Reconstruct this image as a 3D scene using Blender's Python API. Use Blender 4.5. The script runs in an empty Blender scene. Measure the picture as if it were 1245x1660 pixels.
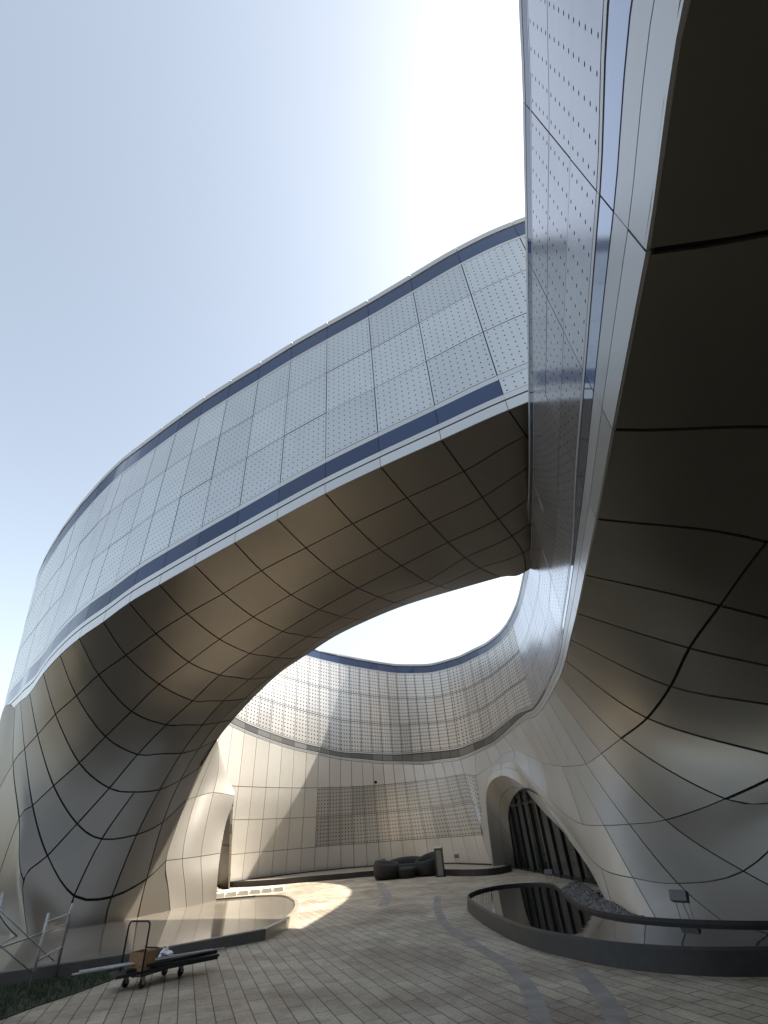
import bpy, bmesh, math, random
import numpy as np
random.seed(7); rng = np.random.RandomState(7)
SC = bpy.context.scene
COL = SC.collection
R = math.radians

# ------------------------------------------------------------------ camera
W_, H_, F_ = 1245., 1660., 740.
CZ = 1.6
_up = np.array([540-622.5, 830+213., F_]); _up /= np.linalg.norm(_up)
_f = np.array([0, 0, 1.]); _fy = _f-_up*(_f@_up); _fy /= np.linalg.norm(_fy)
_rx = np.cross(_up, _fy)
if _rx[0] < 0: _rx = -_rx
RM = np.array([_rx, _fy, _up])            # camera axes (right, up, forward) -> world
def ray(px, py): return RM@np.array([px-622.5, 830.-py, F_])
def UZ(px, py, z=0.):                     # survey point at height z
    d = ray(px, py); t = (z-CZ)/d[2]; return np.array([0, 0, CZ])+t*d
def UD(px, py, D):                        # survey point at plan distance D
    d = ray(px, py); t = D/math.hypot(d[0], d[1]); return np.array([0, 0, CZ])+t*d
def AZ(az, D, z): return np.array([D*math.sin(R(az)), D*math.cos(R(az)), z])
from mathutils import Matrix, Vector
cam = bpy.data.cameras.new('camera'); camo = bpy.data.objects.new('camera', cam); COL.objects.link(camo)
cam.sensor_fit = 'VERTICAL'; cam.sensor_height = 36.; cam.sensor_width = 27.
cam.lens = F_/H_*36.; cam.clip_end = 3000; cam.clip_start = .05
xa, ya, za = RM[:, 0], RM[:, 1], -RM[:, 2]
camo.matrix_world = Matrix(((xa[0], ya[0], za[0], 0), (xa[1], ya[1], za[1], 0), (xa[2], ya[2], za[2], CZ), (0, 0, 0, 1)))
SC.camera = camo
SC.view_settings.view_transform = 'Standard'; SC.view_settings.look = 'None'
SC.view_settings.exposure = 1.25; SC.view_settings.gamma = 1.0

# ------------------------------------------------------------------ sky + sun
SUN_AZ, SUN_EL = 71., 50.                 # azimuth measured from +Y towards +X
wd = bpy.data.worlds.new('World'); SC.world = wd; wd.use_nodes = True
nt = wd.node_tree; nt.nodes.clear()
out = nt.nodes.new('ShaderNodeOutputWorld'); bg = nt.nodes.new('ShaderNodeBackground')
sky = nt.nodes.new('ShaderNodeTexSky'); sky.sky_type = 'NISHITA'; sky.sun_disc = False
sky.sun_elevation = R(SUN_EL); sky.sun_rotation = R(SUN_AZ)
sky.air_density = 1.0; sky.dust_density = 1.8; sky.ozone_density = 0.6; sky.altitude = 0
bg.inputs['Strength'].default_value = 0.13
hs = nt.nodes.new('ShaderNodeHueSaturation'); hs.inputs['Saturation'].default_value = .54; hs.inputs['Hue'].default_value = .488; nt.links.new(sky.outputs[0], hs.inputs['Color']); nt.links.new(hs.outputs[0], bg.inputs[0]); nt.links.new(bg.outputs[0], out.inputs[0])
sl = bpy.data.lights.new('sun', 'SUN'); sl.energy = 5.0; sl.angle = R(0.6); sl.color = (1, .93, .82)
so = bpy.data.objects.new('sun', sl); COL.objects.link(so); so.location = (20, 10, 40)
sd = Vector((math.sin(R(SUN_AZ))*math.cos(R(SUN_EL)), math.cos(R(SUN_AZ))*math.cos(R(SUN_EL)), math.sin(R(SUN_EL))))
so.rotation_euler = sd.to_track_quat('Z', 'Y').to_euler()
SC.cycles.max_bounces = 8; SC.cycles.diffuse_bounces = 5; SC.cycles.glossy_bounces = 5
SC.cycles.use_denoising = True

# ------------------------------------------------------------------ materials
def mat(name, col, metal=0., rough=.5, spec=.5, tone=0., noise=0., nscale=3., bump=0., bscale=40., bd=.02, holes=None, coat=0., stretch=(1, 1, 1), aniso=0.):
    m = bpy.data.materials.new(name); m.use_nodes = True; t = m.node_tree; N = t.nodes; L = t.links
    p = N['Principled BSDF']
    p.inputs['Metallic'].default_value = metal; p.inputs['Roughness'].default_value = rough
    p.inputs['Specular IOR Level'].default_value = spec; p.inputs['Coat Weight'].default_value = coat
    cur = N.new('ShaderNodeRGB'); cur.outputs[0].default_value = (*col, 1); c = cur.outputs[0]
    tc = N.new('ShaderNodeTexCoord'); mp = N.new('ShaderNodeMapping'); mp.inputs['Scale'].default_value = stretch
    L.new(tc.outputs['Object'], mp.inputs[0])
    def mul(c, f):
        x = N.new('ShaderNodeMix'); x.data_type = 'RGBA'; x.blend_type = 'MULTIPLY'; x.inputs[0].default_value = 1
        L.new(c, x.inputs[6]); L.new(f, x.inputs[7]); return x.outputs[2]
    def mrange(v, a, b, lo=0., hi=1.):
        x = N.new('ShaderNodeMapRange'); x.inputs[1].default_value = lo; x.inputs[2].default_value = hi
        x.inputs[3].default_value = a; x.inputs[4].default_value = b; L.new(v, x.inputs[0]); return x.outputs[0]
    if tone:
        a = N.new('ShaderNodeAttribute'); a.attribute_name = 'tone'
        c = mul(c, mrange(a.outputs['Fac'], 1-tone, 1+tone))
        rr = mrange(a.outputs['Fac'], rough-.04, rough+.04)
        L.new(rr, p.inputs['Roughness'])
    if noise:
        n = N.new('ShaderNodeTexNoise'); n.inputs['Scale'].default_value = nscale; n.inputs['Detail'].default_value = 6
        n.inputs['Roughness'].default_value = .62
        L.new(mp.outputs[0], n.inputs['Vector']); c = mul(c, mrange(n.outputs[0], 1-noise, 1+noise, .3, .7))
    if bump:
        n2 = N.new('ShaderNodeTexNoise'); n2.inputs['Scale'].default_value = bscale; n2.inputs['Detail'].default_value = 3
        L.new(tc.outputs['Object'], n2.inputs['Vector'])
        b = N.new('ShaderNodeBump'); b.inputs['Strength'].default_value = bump; b.inputs['Distance'].default_value = bd
        L.new(n2.outputs[0], b.inputs['Height']); L.new(b.outputs[0], p.inputs['Normal'])
    if holes:
        nx, ny, r = holes                 # holes per panel in the panel's own UV, radius in cell units
        uv = N.new('ShaderNodeUVMap'); uv.uv_map = 'UVMap'
        sc = N.new('ShaderNodeVectorMath'); sc.operation = 'MULTIPLY'; sc.inputs[1].default_value = (nx, ny, 1); L.new(uv.outputs[0], sc.inputs[0])
        fr = N.new('ShaderNodeVectorMath'); fr.operation = 'FRACTION'; L.new(sc.outputs[0], fr.inputs[0])
        sb = N.new('ShaderNodeVectorMath'); sb.operation = 'SUBTRACT'; sb.inputs[1].default_value = (.5, .5, 0); L.new(fr.outputs[0], sb.inputs[0])
        ln = N.new('ShaderNodeVectorMath'); ln.operation = 'LENGTH'; L.new(sb.outputs[0], ln.inputs[0])
        h = mrange(ln.outputs['Value'], 1, 0, r*.9, r*1.1)
        dk = N.new('ShaderNodeBsdfDiffuse'); dk.inputs[0].default_value = (.012, .013, .016, 1)
        mx = N.new('ShaderNodeMixShader'); L.new(h, mx.inputs[0]); L.new(p.outputs[0], mx.inputs[1]); L.new(dk.outputs[0], mx.inputs[2])
        L.new(mx.outputs[0], N['Material Output'].inputs[0])
    L.new(c, p.inputs['Base Color'])
    return m
M = {}
M['perf_bridge'] = mat('perforated_aluminium_bridge', (.57, .59, .59), .75, .34, tone=.06, noise=.04, nscale=.8, holes=(9, 9, .105), bump=.35, bscale=1.1, bd=.03)
M['perf_court'] = mat('perforated_aluminium_court', (.56, .56, .58), .8, .20, tone=.06, noise=.04, nscale=.8, holes=(8, 5, .09), bump=.12, bscale=1.1, bd=.03)
M['mirror'] = mat('mirror_strip_glass', (.50, .54, .64), .85, .06, tone=.05)
M['perf_far'] = mat('perforated_aluminium_far', (.62, .60, .57), .5, .34, tone=.07, noise=.04, nscale=.8, holes=(4, 8, .19), bump=.35, bscale=1.1, bd=.03)
M['perf_low'] = mat('perforated_aluminium_low', (.56, .54, .50), .6, .38, tone=.07, holes=(4, 8, .175))
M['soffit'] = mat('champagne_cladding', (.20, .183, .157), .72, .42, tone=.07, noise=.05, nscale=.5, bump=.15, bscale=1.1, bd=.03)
M['wall'] = mat('champagne_wall_cladding', (.48, .458, .415), .28, .38, tone=.36, noise=.05, nscale=.5, bump=.35, bscale=1.1, bd=.03)  # lit copy of the court cladding, brightness stepped in through tone
M['soffit2'] = mat('dark_champagne_cladding', (.29, .267, .228), .66, .42, tone=.08, noise=.05, nscale=.5, bump=.15, bscale=1.1, bd=.03)  # shaded copy of the same court cladding
M['hood'] = mat('hood_cladding', (.26, .243, .213), .4, .5, tone=.05, bump=.35, bscale=1.1, bd=.03)
M['strip'] = mat('grey_mesh_strip', (.17, .17, .16), .3, .4, tone=.35)
M['fascia'] = mat('fascia_aluminium', (.56, .56, .555), .6, .32, tone=.03)
M['coping'] = mat('coping_aluminium', (.50, .50, .49), .5, .45)
M['backing'] = mat('joint_backing', (.015, .014, .013), 0, .9)
M['glass'] = mat('ribbon_glass', (.03, .053, .125), 0., .05, spec=.5, tone=.15)
M['doorglass'] = mat('door_glass', (.35, .37, .37), 0, .02, spec=.6); M['doorglass'].node_tree.nodes['Principled BSDF'].inputs['Transmission Weight'].default_value = .95; M['doorglass'].node_tree.nodes['Principled BSDF'].inputs['IOR'].default_value = 1.15
M['farglass'] = mat('dark_window', (.012, .014, .016), 0, .05)
M['curtain'] = mat('grey_curtain', (.30, .31, .27), 0, .9, noise=.15, nscale=2)
M['frame'] = mat('dark_frame_metal', (.02, .02, .022), .5, .4)
M['roof'] = mat('roof_membrane', (.25, .25, .25), 0, .8)
M['concrete'] = mat('grey_granite_curb', (.028, .026, .025), 0, .6, noise=.25, nscale=6, bump=.15, bscale=60)
M['beige_stone'] = mat('beige_basin_stone', (.38, .33, .26), 0, .28, noise=.14, nscale=1.2, bump=.05, bscale=8)
M['riser'] = mat('dark_basin_riser', (.12, .115, .11), 0, .5, noise=.15, nscale=4)
M['water'] = mat('dark_pool_water', (.012, .013, .014), 0, .03, spec=.6, bump=.06, bscale=2.5)
M['basinwater'] = mat('shallow_basin_water', (.24, .21, .17), 0, .10, noise=.12, nscale=1.0, bump=.04, bscale=2.)
M['rubber'] = mat('black_rubber', (.015, .015, .015), 0, .6)
M['steel'] = mat('galvanised_steel', (.42, .43, .43), .5, .5, noise=.15, nscale=20)
M['darksteel'] = mat('dark_steel', (.05, .05, .055), .7, .45, noise=.3, nscale=10)
M['darksteel2'] = mat('grey_painted_metal', (.12, .12, .115), .3, .5)
M['card'] = mat('brown_cardboard', (.30, .17, .085), 0, .85, noise=.12, nscale=8)
M['tape'] = mat('pale_tape', (.6, .52, .38), 0, .5)
M['rattan'] = mat('black_rattan', (.012, .011, .010), 0, .6, noise=.4, nscale=14, stretch=(1, 1, 6), bump=.6, bscale=60)
M['cushion'] = mat('charcoal_cushion', (.022, .023, .024), 0, .9, bump=.2, bscale=20)
M['stonewhite'] = mat('white_stone', (.75, .73, .68), 0, .5, noise=.06, nscale=5)  # colour of the sunlight strips and of the sign's pale top
M['plastic'] = mat('clear_plastic_bag', (.8, .82, .82), 0, .15)
M['leaf'] = mat('bush_leaf', (.06, .09, .03), 0, .6, noise=.4, nscale=4)
M['bark'] = mat('bark', (.12, .09, .06), 0, .9)
M['render'] = mat('pale_render', (.62, .58, .52), 0, .8, noise=.08, nscale=1)
M['signface'] = mat('sign_face', (.16, .155, .14), .2, .4)
M['grass'] = mat('grass_blades', (.035, .055, .018), 0, .7, noise=.4, nscale=3)
M['soil'] = mat('dark_soil', (.03, .035, .018), 0, .95, noise=.4, nscale=8, bump=.5, bscale=20)
M['pebble'] = mat('wet_pebbles', (.10, .095, .088), 0, .35, tone=.6)

# paving: long narrow setts laid on the skew
def paving_mat():
    m = bpy.data.materials.new('granite_plank_paving'); m.use_nodes = True; N = m.node_tree.nodes; L = m.node_tree.links
    p = N['Principled BSDF']; p.inputs['Roughness'].default_value = .62
    tc = N.new('ShaderNodeTexCoord'); mp = N.new('ShaderNodeMapping'); mp.inputs['Rotation'].default_value = (0, 0, -R(112)); L.new(tc.outputs['Object'], mp.inputs[0])
    def brick(c1, c2, mo, ms):
        b = N.new('ShaderNodeTexBrick'); b.inputs['Scale'].default_value = 1; b.inputs['Brick Width'].default_value = .62; b.inputs['Row Height'].default_value = .205
        b.inputs['Mortar Size'].default_value = ms; b.inputs['Mortar Smooth'].default_value = .2; b.offset = .37; b.offset_frequency = 2
        b.inputs['Color1'].default_value = (*c1, 1); b.inputs['Color2'].default_value = (*c2, 1); b.inputs['Mortar'].default_value = (*mo, 1)
        L.new(mp.outputs[0], b.inputs['Vector']); return b
    b = brick((.375, .335, .268), (.485, .437, .348), (.055, .048, .038), .007)
    n = N.new('ShaderNodeTexNoise'); n.inputs['Scale'].default_value = .55; n.inputs['Detail'].default_value = 7; n.inputs['Roughness'].default_value = .6; L.new(tc.outputs['Object'], n.inputs['Vector'])
    cr = N.new('ShaderNodeValToRGB'); cr.color_ramp.elements[0].position = .32; cr.color_ramp.elements[0].color = (.56, .47, .41, 1)
    cr.color_ramp.elements[1].position = .66; cr.color_ramp.elements[1].color = (1.12, 1.12, 1.08, 1); L.new(n.outputs[0], cr.inputs[0])
    x = N.new('ShaderNodeMix'); x.data_type = 'RGBA'; x.blend_type = 'MULTIPLY'; x.inputs[0].default_value = 1; L.new(b.outputs[0], x.inputs[6]); L.new(cr.outputs[0], x.inputs[7])
    ns = N.new('ShaderNodeTexNoise'); ns.inputs['Scale'].default_value = 1.7; ns.inputs['Detail'].default_value = 8; ns.inputs['Roughness'].default_value = .7; ns.inputs['Distortion'].default_value = .6; L.new(mp.outputs[0], ns.inputs['Vector'])
    ms = N.new('ShaderNodeMapRange'); ms.inputs[1].default_value = .30; ms.inputs[2].default_value = .52; ms.inputs[3].default_value = .66; ms.inputs[4].default_value = 1.05; L.new(ns.outputs[0], ms.inputs[0])
    xs = N.new('ShaderNodeMix'); xs.data_type = 'RGBA'; xs.blend_type = 'MULTIPLY'; xs.inputs[0].default_value = 1; L.new(x.outputs[2], xs.inputs[6]); L.new(ms.outputs[0], xs.inputs[7]); x = xs
    n3 = N.new('ShaderNodeTexNoise'); n3.inputs['Scale'].default_value = 22; n3.inputs['Detail'].default_value = 5; L.new(tc.outputs['Object'], n3.inputs['Vector'])
    mr = N.new('ShaderNodeMapRange'); mr.inputs[1].default_value = .3; mr.inputs[2].default_value = .7; mr.inputs[3].default_value = .82; mr.inputs[4].default_value = 1.15; L.new(n3.outputs[0], mr.inputs[0])
    y = N.new('ShaderNodeMix'); y.data_type = 'RGBA'; y.blend_type = 'MULTIPLY'; y.inputs[0].default_value = 1; L.new(x.outputs[2], y.inputs[6]); L.new(mr.outputs[0], y.inputs[7])
    L.new(y.outputs[2], p.inputs['Base Color'])
    bp = N.new('ShaderNodeBump'); bp.inputs['Strength'].default_value = .5; bp.inputs['Distance'].default_value = .01; bp.invert = True
    L.new(b.outputs['Fac'], bp.inputs['Height']); L.new(bp.outputs[0], p.inputs['Normal'])
    return m
M['paving'] = paving_mat()
M['darkpave'] = mat('dark_granite_band', (.235, .218, .192), 0, .6, noise=.3, nscale=2.5, bump=.2, bscale=50)
M['far_ground'] = mat('open_ground', (.16, .15, .12), 0, .9, noise=.2, nscale=.2)

# ------------------------------------------------------------------ scene graph helpers
def tag(o, label=None, cat=None, group=None, kind=None):
    if label: o['label'] = label
    if cat: o['category'] = cat
    if group: o['group'] = group
    if kind: o['kind'] = kind
    return o
def thing(name, label, cat, loc=(0, 0, 0), rz=0., group=None):
    o = bpy.data.objects.new(name, None); COL.objects.link(o); o.location = loc; o.rotation_euler = (0, 0, rz)
    o.empty_display_size = .1
    return tag(o, label, cat, group)
def link(name, bm, m, parent=None, smooth=False, recalc=False):
    me = bpy.data.meshes.new(name)
    if recalc: bmesh.ops.recalc_face_normals(bm, faces=bm.faces)
    bm.to_mesh(me); bm.free()
    if smooth:
        for f in me.polygons: f.use_smooth = True
    me.materials.append(m)
    o = bpy.data.objects.new(name, me); COL.objects.link(o)
    if parent: o.parent = parent
    return o
def copy_tree(o, parent=None):
    c = o.copy(); COL.objects.link(c); c.parent = parent
    for ch in list(o.children): copy_tree(ch, c)
    return c
def box(bm, c, s, rot=None, bev=0.):
    r = bmesh.ops.create_cube(bm, size=1.)
    mt = Matrix.Translation(Vector(c)) @ (rot.to_4x4() if rot is not None else Matrix.Identity(4)) @ Matrix.Diagonal((*s, 1))
    bmesh.ops.transform(bm, matrix=mt, verts=r['verts'])
    if bev: bmesh.ops.bevel(bm, geom=list({e for v in r['verts'] for e in v.link_edges}), offset=bev, segments=2, affect='EDGES', profile=.5)
def tube(bm, pts, r, n=8, cap=True):
    pts = [Vector(p) for p in pts]; rings = []
    for i, p in enumerate(pts):
        d = (pts[min(i+1, len(pts)-1)]-pts[max(i-1, 0)]).normalized()
        a = d.cross(Vector((0, 0, 1)));
        if a.length < .05: a = d.cross(Vector((1, 0, 0)))
        a.normalize(); b = d.cross(a)
        rings.append([bm.verts.new(p+a*r*math.cos(k*2*math.pi/n)+b*r*math.sin(k*2*math.pi/n)) for k in range(n)])
    for q in range(len(rings)-1):
        for k in range(n): bm.faces.new((rings[q][k], rings[q][(k+1) % n], rings[q+1][(k+1) % n], rings[q+1][k]))
    if cap: bm.faces.new(rings[0][::-1]); bm.faces.new(rings[-1])
def prism(bm, poly, z0, z1):
    a = [bm.verts.new((p[0], p[1], z0)) for p in poly]; b = [bm.verts.new((p[0], p[1], z1)) for p in poly]
    n = len(poly)
    for i in range(n): bm.faces.new((a[i], a[(i+1) % n], b[(i+1) % n], b[i]))
    f1 = bm.faces.new(b); f2 = bm.faces.new(a[::-1]); bmesh.ops.triangulate(bm, faces=[f1, f2])
def crv(pts, n=6, closed=False):          # Catmull-Rom through plan points
    P = [np.array(p, float) for p in pts]; m = len(P); o = []
    rngi = range(m if closed else m-1)
    for i in rngi:
        if closed: p0, p1, p2, p3 = P[i-1], P[i], P[(i+1) % m], P[(i+2) % m]
        else:
            p1, p2 = P[i], P[i+1]; p0 = P[i-1] if i else 2*p1-p2; p3 = P[i+2] if i+2 < m else 2*p2-p1
        for k in range(n):
            t = k/n; o.append(.5*((2*p1)+(-p0+p2)*t+(2*p0-5*p1+4*p2-p3)*t*t+(-p0+3*p1-3*p2+p3)*t**3))
    if not closed: o.append(P[-1])
    return o

# ------------------------------------------------------------------ panel surfaces
class Surf:
    """smooth surface through a grid of surveyed points; u along the ribbon, v across it"""
    def __init__(s, P, lin_v=False):
        s.P = np.array(P, float); s.nc, s.nr = s.P.shape[:2]; s.lin = lin_v
        E = np.zeros((s.nc+2, s.nr+2, 3)); E[1:-1, 1:-1] = s.P
        E[0, 1:-1] = 2*s.P[0]-s.P[1]; E[-1, 1:-1] = 2*s.P[-1]-s.P[-2]
        E[:, 0] = 2*E[:, 1]-E[:, 2]; E[:, -1] = 2*E[:, -2]-E[:, -3]; s.E = E
    @staticmethod
    def w(t): return np.array([-t+2*t*t-t**3, 2-5*t*t+3*t**3, t+4*t*t-3*t**3, -t*t+t**3])*.5
    def __call__(s, u, v):
        i = min(max(int(math.floor(u)), 0), s.nc-2); j = min(max(int(math.floor(v)), 0), s.nr-2)
        wu = s.w(u-i); f = v-j
        wv = np.array([0, 1-f, f, 0]) if s.lin else s.w(f)
        return np.einsum('i,j,ijk->k', wu, wv, s.E[i:i+4, j:j+4])
def panel(bm, S, u0, u1, v0, v1, gap=.012, th=.04, step=.45, sgn=1, jig=.0, tone=None, uvs=(1, 1)):
    um, vm = (u0+u1)/2, (v0+v1)/2
    def ln(a, b):
        n = 4; q = [S(a[0]+(b[0]-a[0])*k/n, a[1]+(b[1]-a[1])*k/n) for k in range(n+1)]
        return sum(np.linalg.norm(q[k+1]-q[k]) for k in range(n))
    Lu0, Lu1 = ln((u0, v0), (u1, v0)), ln((u0, v1), (u1, v1)); Lv = ln((um, v0), (um, v1)); Lu = max(Lu0, Lu1)
    nu = max(2, min(8, int(math.ceil(Lu/step)))); nv = max(2, min(8, int(math.ceil(Lv/step))))
    if S.lin: nv = 1
    gv = min(gap/max(Lv, .02), .3)
    cl = bm.loops.layers.float_color.get('tone') or bm.loops.layers.float_color.new('tone')
    uvl = bm.loops.layers.uv.get('UVMap') or bm.loops.layers.uv.new('UVMap'); cl = bm.loops.layers.float_color.get('tone')
    t = random.random() if tone is None else tone
    G = []; NN = []
    for i in range(nu+1):
        r = []; rn = []
        for j in range(nv+1):
            b = gv+(1-2*gv)*j/nv
            gu = min(gap/max(Lu0+(Lu1-Lu0)*b, .02), .3)
            a = gu+(1-2*gu)*i/nu
            u, v = u0+(u1-u0)*a, v0+(v1-v0)*b
            p = S(u, v); e = .02*(u1-u0); e2 = .02*(v1-v0)
            n = np.cross(S(u+e, v)-S(u-e, v), S(u, v+e2)-S(u, v-e2)); l = np.linalg.norm(n)
            n = n/l if l > 1e-9 else np.array([0, 0, -1.])
            r.append((p, a, b)); rn.append(n*sgn)
        G.append(r); NN.append(rn)
    off = (random.random()-.5)*jig
    Vf = [[bm.verts.new(G[i][j][0]+NN[i][j]*off) for j in range(nv+1)] for i in range(nu+1)]
    fs = []
    for i in range(nu):
        for j in range(nv):
            q = [(i, j), (i+1, j), (i+1, j+1), (i, j+1)]
            if sgn < 0: q = q[::-1]
            try: f = bm.faces.new([Vf[a][b] for a, b in q])
            except ValueError: continue
            f.smooth = True
            for l, (a, b) in zip(f.loops, q): l[uvl].uv = (G[a][b][1]*uvs[0], G[a][b][2]*uvs[1]); l[cl] = (t, t, t, 1)
    rim = [(i, 0) for i in range(nu)]+[(nu, j) for j in range(nv)]+[(i, nv) for i in range(nu, 0, -1)]+[(0, j) for j in range(nv, 0, -1)]
    top = [bm.verts.new(Vf[i][j].co) for i, j in rim]
    low = [bm.verts.new(G[i][j][0]-NN[i][j]*th) for i, j in rim]; n = len(rim)
    for k in range(n):
        q = [low[k], low[(k+1) % n], top[(k+1) % n], top[k]]
        if sgn < 0: q = q[::-1]
        try: f = bm.faces.new(q)
        except ValueError: continue
        for l in f.loops: l[uvl].uv = (0, 0); l[cl] = (t, t, t, 1)
def backing(bm, S, u0, u1, v0, v1, off, sgn=1, per=3):
    nu = max(1, int((u1-u0)*per)); nv = 1 if S.lin and v1-v0 <= 1 else max(1, int((v1-v0)*per))
    V = []
    for i in range(nu+1):
        r = []
        for j in range(nv+1):
            u, v = u0+(u1-u0)*i/nu, v0+(v1-v0)*j/nv
            n = np.cross(S(u+.02, v)-S(u-.02, v), S(u, v+.02)-S(u, v-.02)); l = np.linalg.norm(n); n = n/l*sgn if l > 1e-9 else np.zeros(3)
            r.append(bm.verts.new(S(u, v)-n*off))
        V.append(r)
    for i in range(nu):
        for j in range(nv):
            try: bm.faces.new((V[i][j], V[i+1][j], V[i+1][j+1], V[i][j+1]))
            except ValueError: pass
def lace(bm, A, B):                       # quad strip between two equal point lists
    a = [bm.verts.new(p) for p in A]; b = [bm.verts.new(p) for p in B]
    for i in range(len(a)-1): bm.faces.new((a[i], a[i+1], b[i+1], b[i]))

def fair(P, free, lam=.05, its=3):        # least-squares fairing: slide the free points so the surface bends evenly
    P = np.array([[np.array(p, float) for p in c] for c in P]); nc, nr = P.shape[:2]; O = np.array([0, 0, CZ]); P0 = P.copy()
    idx = {(i, j): n for n, (i, j) in enumerate(free)}; Dr = {k: (P[k]-O)/np.linalg.norm(P[k]-O) for k in free}
    for _ in range(its):
        A = []; B = []
        def row(terms):
            a = np.zeros((3, len(free))); b = np.zeros(3)
            for k, w in terms:
                b -= w*P0[k]
                if k in idx: a[:, idx[k]] += w*Dr[k]
            if a.any(): A.append(a); B.append(b)
        for i in range(nc):
            for j in range(nr):
                for k0_, k2_ in (((i-1, j), (i+1, j)), ((i, j-1), (i, j+1))):
                    if min(*k0_, *k2_) < 0 or k2_[0] >= nc or k2_[1] >= nr: continue
                    a_ = max(np.linalg.norm(P[k2_]-P[i, j]), .3); b_ = max(np.linalg.norm(P[i, j]-P[k0_]), .3); m_ = (a_+b_)/2
                    row([(k2_, m_/a_), ((i, j), -m_/a_-m_/b_), (k0_, m_/b_)])
        A.append(np.eye(len(free))*lam); B.append(np.zeros(len(free)))
        x = np.linalg.lstsq(np.vstack(A), np.concatenate(B), rcond=None)[0]
        for k in free: P[k] = P0[k]+Dr[k]*x[idx[k]]
    print('fair: max move %.2f' % np.abs(x).max())
    return [list(c) for c in P]
def interp(x, xs, ys): return float(np.interp(x, xs, ys))
#FACADES
# =================================================================== BRIDGE WING
bridge = thing('bridge_wing', 'high curved bridge of dotted silver panels with brown metal underside, curling down to a leg', 'building wing', (-3, 14, 0))
def bridge_part(name, bm, m, smooth=False):
    o = link(name, bm, m, None, smooth); o.parent = bridge; o.matrix_parent_inverse = Matrix.Translation((3, -14, 0)); return o
# surveyed underside: rows from front edge (0) to inner silhouette (7); row 4 is the extra joint row of the leg
C = {
1: ([(715,713),(752,764),(782,806),(808,841),None,(830,869),(848,896),(853,927)], [9.4,10.95,12.5,14.0,None,15.3,16.4,17.0]),
2: ([(617,757),(660,807),(696.5,847.5),(726,879),None,(754,904),(778,921),(812,936)], [10.1,11.8,13.4,14.8,None,16.0,16.8,17.7]),
3: ([(527,800),(572,849),(614,889),(651,917),None,(690,942),(712,950),(737,957)], [11.1,12.8,14.4,15.8,None,17.2,17.7,18.4]),
4: ([(449,841.5),(496,888),(540,926),(580,953),None,(614,968),(640,977),(664,979)], [12.3,13.9,15.4,16.8,None,17.8,18.3,18.9]),
5: ([(380,879.5),(424,925),(472,964),(517,988),None,(555,1000),(580,1004),(603,1003)], [13.3,14.9,16.4,17.7,None,18.6,19.1,19.6]),
6: ([(315,915.5),(362,962),(411,1000),(458,1023.5),None,(499,1032),(522,1034),(543,1032)], [14.2,15.8,17.2,18.4,None,19.2,19.8,20.4]),
7: ([(258,948),(303.5,995),(356,1036),(405,1059),None,(449,1066),(478,1067),(497,1062)], [15.2,16.6,17.8,18.8,None,19.5,20.1,20.7]),
8: ([(209,977),(253,1027),(306,1073),(356,1094),None,(405,1101),(438,1097),(454,1091)], [16.1,17.3,18.3,19.1,None,19.7,20.2,20.8]),
9: ([(167,1008),(204.5,1062),(258,1109),(312,1136),None,(362.6,1136),(396,1133),(413,1129)], [17,17.9,18.5,19.0,None,19.6,20.1,20.8]),
10: ([(128,1035),(160,1094),(213,1153),(269,1175),None,(328,1175),(355,1171),(379,1166)], [18,18.4,18.7,19.0,None,19.4,20.0,20.8]),
11: ([(97,1062),(124,1128),(171,1194),(223,1223),None,(294,1221),(323,1213),(352,1199)], [19.3,19.0,18.8,18.75,None,19.1,19.8,20.7]),
12: ([(70,1092),(90,1158),(128.5,1236.5),(177,1277.5),(218,1284),(259,1280),(293,1264),(325,1243)], [20.5,19.6,18.9,18.5,18.45,18.6,19.3,20.4]),
13: ([(48,1124),(61,1191),(87,1273.5),(125,1335),(165,1360),(221.5,1353),(264,1333),(302,1297)], [21.7,20.2,19.0,18.25,18.15,18.3,18.9,20.0]),
14: ([(33,1137),(40,1214),(53,1305.5),(77,1387),(120.5,1451),(181.5,1452.6),(238,1424),(269,1395)], [22.8,20.9,19.3,18.3,18.05,18.25,18.8,19.6]),
15: ([(24,1146),(21,1238),(30.5,1328),(38,1427),(113,1484),(173,1482),(229,1460),(273,1441)], [24.0,21.8,19.9,18.4,18.1,18.3,18.9,19.8])}
rows = []
def barycol(k):
    px, D = C[k]; pts = [None if p is None else UD(p[0], p[1], d) for p, d in zip(px, D)]
    if pts[4] is None: pts[4] = (pts[3]+pts[5])/2
    return pts
NEWC = {k: barycol(k) for k in C}
dirE = NEWC[1][0]-NEWC[2][0]
def ext(base, dx, dy, dz=0.): return [p+np.array([dx, dy, dz]) for p in base]
c0 = [np.array([3.45+4.0*w, 8.35+6.0*w, 10.45]) for w in (0, .17, .35, .53, .6, .68, .84, 1)]
cm1 = [np.array([5.4+4.0*w, 7.6+5.6*w, 10.5]) for w in (0, .17, .35, .53, .6, .68, .84, 1)]
cm2 = [np.array([8.4+4.0*w, 6.9+5.6*w, 10.55]) for w in (0, .17, .35, .53, .6, .68, .84, 1)]
cm3 = [np.array([13+4.0*w, 6.5+5.6*w, 10.6]) for w in (0, .17, .35, .53, .6, .68, .84, 1)]
base16 = [AZ(-40, 26.2, 6.5), AZ(-38.1, 23.4, 3.1), AZ(-36.1, 20.4, .9)]
g16 = base16+[UZ(46, 1530), UZ(108, 1518), UZ(169, 1508), UZ(221, 1497), UZ(277, 1485)]
g17 = [AZ(-37.0, 29, 0), AZ(-36.0, 25, 0), AZ(-35.4, 21, 0), UZ(40, 1531), UZ(108, 1518)+.002, UZ(169, 1508)+.002, UZ(221, 1497)+.002, UZ(277, 1485)+.002]
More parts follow.
